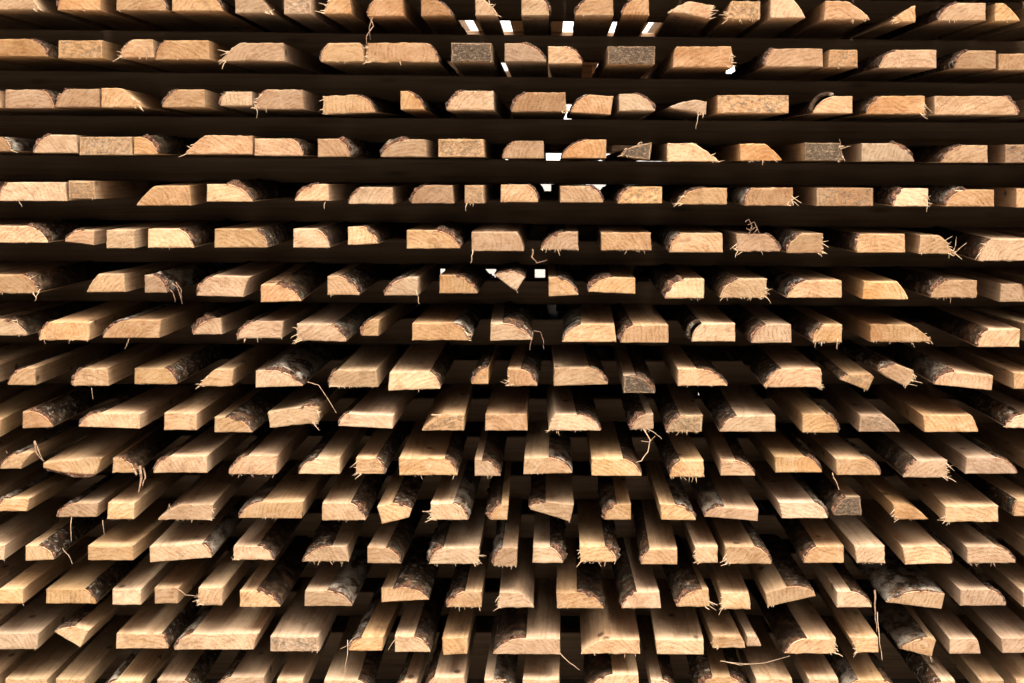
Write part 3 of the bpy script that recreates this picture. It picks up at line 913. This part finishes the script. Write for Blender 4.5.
# ------------------------------------------------------------------ battens between the layers
def batten(name, top, bot, y0, label, x0=-1.2, x1=1.08, depth=0.042, mat=None, group='battens between the layers', flat=None):
    sd = random.random() * 50; V, F = [], []; ns = 44; prof = []
    c = 0.0022
    for k in range(ns + 1):
        x = x0 + (x1 - x0) * k / ns
        zt = top(x) - 0.0004; zb = (bot(x) + 0.0004) if flat is None else flat
        yw = y0 + 0.003 * n3(x * 3, sd, 0)
        ring = [(yw, zb + c), (yw, zt - c), (yw + c, zt), (yw + depth - c, zt), (yw + depth, zt - c), (yw + depth, zb + c), (yw + depth - c, zb), (yw + c, zb)]
        for q, (y, z) in enumerate(ring):
            V.append((x, y + 0.0008 * n3(x * 25, q * 3.1, sd), z + (0.0003 * n3(x * 20, q, sd + 4) if 1 <= q <= 4 else 0)))
    for k in range(ns):
        for q in range(8):
            F.append((k * 8 + q, k * 8 + (q + 1) % 8, k * 8 + 8 + (q + 1) % 8, k * 8 + 8 + q))
    F.append(tuple(range(8))); F.append(tuple(ns * 8 + q for q in range(8))[::-1])
    o = link(name, V, F, [mat or BATT])
    xm, zm = (x0 + x1) / 2, bot((x0 + x1) / 2) if flat is None else flat
    o.data.transform(Matrix.Translation((-xm, -y0, -zm))); o.location = (xm, y0, zm)
    return tag(o, label, 'batten', group)

NR = len(ROWS)
for g in range(-1, NR - 1):
    if g == -1:
        tp = lambda x: zline(TOP[0], x) + 27 * K; bt = lambda x: zline(TOP[0], x)
        nm = 'above the top layer'
    else:
        tp = lambda x, g=g: zline(BOT[g], x); bt = lambda x, g=g: zline(TOP[g + 1], x)
        nm = 'under the ' + ('top layer' if g == 0 else ORD[g + 1] + ' layer down')
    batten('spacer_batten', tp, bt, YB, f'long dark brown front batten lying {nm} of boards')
    for q_, (yr, wd) in enumerate(((YR, 'rear'), (YR2, 'rearmost'))):
        xs = sorted(REAR_GAP.get((q_, g), [])); cuts = []
        for X in xs:
            if cuts and X - cuts[-1][1] < 0.012: cuts[-1][1] = X
            else: cuts.append([X, X])
        ends = [-1.2] + [v for c in cuts for v in (c[0] - 0.011, c[1] + 0.011)] + [1.08]
        pcs = list(zip(ends[0::2], ends[1::2]))
        for i, (a, b) in enumerate(pcs):
            if b - a < 0.02: continue
            lab = (f'dark {wd} batten deep in the stack {nm} of boards' if len(pcs) == 1 else
                   f'dark {wd} batten offcut, {ORD[i + 1]} from left, {nm} of boards')
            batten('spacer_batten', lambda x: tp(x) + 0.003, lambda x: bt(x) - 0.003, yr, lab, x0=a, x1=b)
tp = lambda x: zline(BOT[NR - 1], x)
for y, w in ((YB - 0.02, 'front'), (YR - 0.02, 'rear')):
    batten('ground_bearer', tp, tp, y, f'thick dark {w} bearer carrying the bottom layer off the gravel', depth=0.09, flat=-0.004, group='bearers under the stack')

# ------------------------------------------------------------------ hanging strands and bark curls, each a part of its board
STR = [  # layer, strip?, radius mm, points
 (8, 0, .9, '308,382 318,385 327,398 337,413'), (9, 0, 1.6, '643,429 650,440 648,452 641,461 634,463'), (9, 0, .9, '646,428 655,433 662,439'),
 (9, 0, .8, '641,441 649,442 655,436'), (14, 0, 1.1, '560,653 570,663 580,670'), (14, 0, .9, '722,661 740,665 765,663 790,656'),
 (13, 1, 1.7, '875,590 875,612 877,632'), (13, 0, 1.3, '877,612 879,635 882,660'), (14, 0, 1.0, '348,640 347,655 345,672'), (14, 0, .8, '340,649 349,645'), (11, 0, .9, '71,517 71,541'),
 (11, 0, .7, '103,520 104,535'), (12, 0, .9, '62,548 68,555 73,564'), (2, 0, .8, '699,114 697,121 696,129'), (13, 0, .9, '178,589 186,595 197,596'),
 (7, 0, .6, '129,339 127,344 125,349'), (6, 0, 1.0, '416,289 418,297 419,304'), (6, 0, 1.0, '40,289 37,295 35,301'), (0, 1, 1.3, '370,17 373,26 367,36 366,46'), (0, 1, .8, '373,17 369,28 370,40'),
 (5, 1, 1.6, '533,249 532,257 537,263 547,260'), (10, 1, 3.4, '139,466 141,478 138,492'), (10, 1, 2.0, '143,468 145,478 142,486'),
 (6, 1, 1.4, '172,283 178,288 182,304'), (6, 1, 1.2, '168,288 174,294 175,302'), (6, 1, 1.0, '176,282 181,290 182,298'), (7, 1, .8, '534,331 541,332 543,341 544,349'), (7, 1, .6, '533,332 531,340 530,350'), (5, 0, 1.3, '473,250 472,256 471,263'),
 (10, 0, 1.1, '832,473 835,480 839,490'), (5, 0, 1.3, '952,253 955,246 957,237'), (5, 0, 1.2, '954,253 960,248 967,243'), (3, 0, 1.1, '839,149 841,144 839,139'), (3, 0, 1.0, '841,149 846,147 850,146'),
 (2, 0, .9, '255,105 257,110 257,118'), (5, 1, 1.1, '748,235 752,226 749,219 745,222'), (5, 1, 1.0, '752,236 757,229 754,222 748,225'), (5, 1, .9, '746,228 751,231 757,226 760,235'),
 (10, 1, 2.4, '34,441 36,452 43,461'), (10, 0, 1.0, '36,443 40,455 44,461'), (14, 0, .7, '395,640 388,650'), (7, 0, .9, '838,338 837,349'), (9, 0, .6, '92,388 93,399'), (4, 0, .8, '325,202 324,209'),
 (4, 0, .7, '466,203 466,211'), (4, 0, .8, '927,203 927,212'), (4, 0, .9, '19,201 22,207'), (15, 0, .9, '720,661 735,663 752,664'),
]
for ly, strip, rad, pl in STR:
    pp = [tuple(map(float, t.split(','))) for t in pl.split()]
    px0, py0 = pp[0]
    c = [r for r in ALL if r.row == ly]
    r = min(c, key=lambda r: max(0, r.bl - px0, px0 - r.br) + 0.2 * abs((r.bl + r.br) / 2 - px0))
    o = r.obj; dense = []
    for i in range(len(pp) - 1):
        for t in (0, .33, .67): dense.append((pp[i][0] + (pp[i + 1][0] - pp[i][0]) * t, pp[i][1] + (pp[i + 1][1] - pp[i][1]) * t))
    dense.append(pp[-1]); path = []
    for i, (a, b) in enumerate(dense):
        y = r.yj - 0.002 - 0.012 * (i / len(dense)) + 0.002 * math.sin(i * 1.3 + a)
        x, z = world(a + 0.5 * math.sin(i * 2.1 + b), b, y)
        path.append((x - r.ox, y - r.yj, z - r.oz))
    V, F = [], []
    tube(V, F, path, rad / (1250 if strip else 1900), rad / 4200, 0.45 if strip else 0.8)
    link('hanging_bark_strip' if strip else 'hanging_splinter', V, F, [STRIP if strip else FIBRE], o)

# ------------------------------------------------------------------ ground
def sheet():
    V, F = [], []; xs = [-450, -60, -12, -4, -2, -1, 0, 1, 2, 4, 12, 60, 450]
    for y in xs:
        for x in xs: V.append((x, y, 0.012 * n3(x * 1.7, y * 1.7, 2) if max(abs(x), abs(y)) > 1.5 else 0.0))
    m = len(xs)
    for j in range(m - 1):
        for i in range(m - 1): F.append((j * m + i, j * m + i + 1, (j + 1) * m + i + 1, (j + 1) * m + i))
    o = link('ground', V, F, [GRAVEL]); o['kind'] = 'structure'; o['label'] = 'pale gravel yard under the board stack'
sheet()

# added backdrop: far white sheet, catching the sun so the gaps show bright white
def sky_backdrop():
    V, F = [], []; na, nh = 60, 14
    for j in range(nh + 1):
        for i in range(na + 1):
            a = math.radians(-75 + 150 * i / na); t = j / nh
            h = -1 + 95 * t * (0.75 + 0.35 * n3(a * 3, 1.5, 0)); b = n3(a * 9, t * 4, 3) + 0.5 * n3(a * 21, t * 9, 7)
            R = 330 + 25 * b + 60 * t * t
            V.append((R * math.sin(a), R * math.cos(a), h))
    for j in range(nh):
        for i in range(na):
            q = j * (na + 1) + i; F.append((q, q + 1, q + na + 2, q + na + 1))
    o = link('sky', V, F, [make_plain('white_backdrop', [(0.2, (0.84, 0.85, 0.85)), (0.8, (0.90, 0.90, 0.89))], 0.02, 1.0)])
    o.data.polygons.foreach_set('use_smooth', [True] * len(F)); o['kind'] = 'structure'; o['label'] = 'added white backdrop standing in for overcast sky seen through the gaps'
sky_backdrop()

# ------------------------------------------------------------------ light
SUN_EL, SUN_AZ = math.radians(58), math.radians(12)   # azimuth measured from straight behind the camera, to the right
w = bpy.data.worlds.new('World'); sc.world = w; w.use_nodes = True
nt = w.node_tree; bg = nt.nodes['Background']
sky = nt.nodes.new('ShaderNodeTexSky'); sky.sky_type = 'NISHITA'; sky.sun_disc = False
sky.sun_elevation = SUN_EL; sky.sun_rotation = math.pi - SUN_AZ; sky.dust_density = 9.0; sky.air_density = 0.7
nt.links.new(sky.outputs[0], bg.inputs[0]); bg.inputs[1].default_value = 0.15
ld = bpy.data.lights.new('sun', 'SUN'); ld.energy = 5; ld.angle = math.radians(50); ld.color = (1.0, 0.93, 0.85)
lo = bpy.data.objects.new('sun', ld); COL.objects.link(lo)
dv = Vector((math.sin(SUN_AZ) * math.cos(SUN_EL), -math.cos(SUN_AZ) * math.cos(SUN_EL), math.sin(SUN_EL)))
lo.rotation_euler = dv.to_track_quat('Z', 'Y').to_euler(); lo.location = dv * 6

# ------------------------------------------------------------------ camera
cd = bpy.data.cameras.new('camera'); cam = bpy.data.objects.new('camera', cd); COL.objects.link(cam)
cam.location = (0, -D, ZC); cam.rotation_euler = (math.pi / 2, 0, 0)
cd.sensor_width = 36.0; cd.lens = 36.0 * D / (1024 * K)
cd.shift_x = (512 - VX) / 1024; cd.shift_y = -(341.5 - VY) / 1024
cd.clip_start = 0.02; cd.clip_end = 2000
sc.camera = cam
sc.view_settings.view_transform = 'Standard'; sc.view_settings.look = 'None'
sc.view_settings.gamma = 1.0; sc.view_settings.exposure = 0.46
sc.cycles.max_bounces = 4; sc.cycles.diffuse_bounces = 2
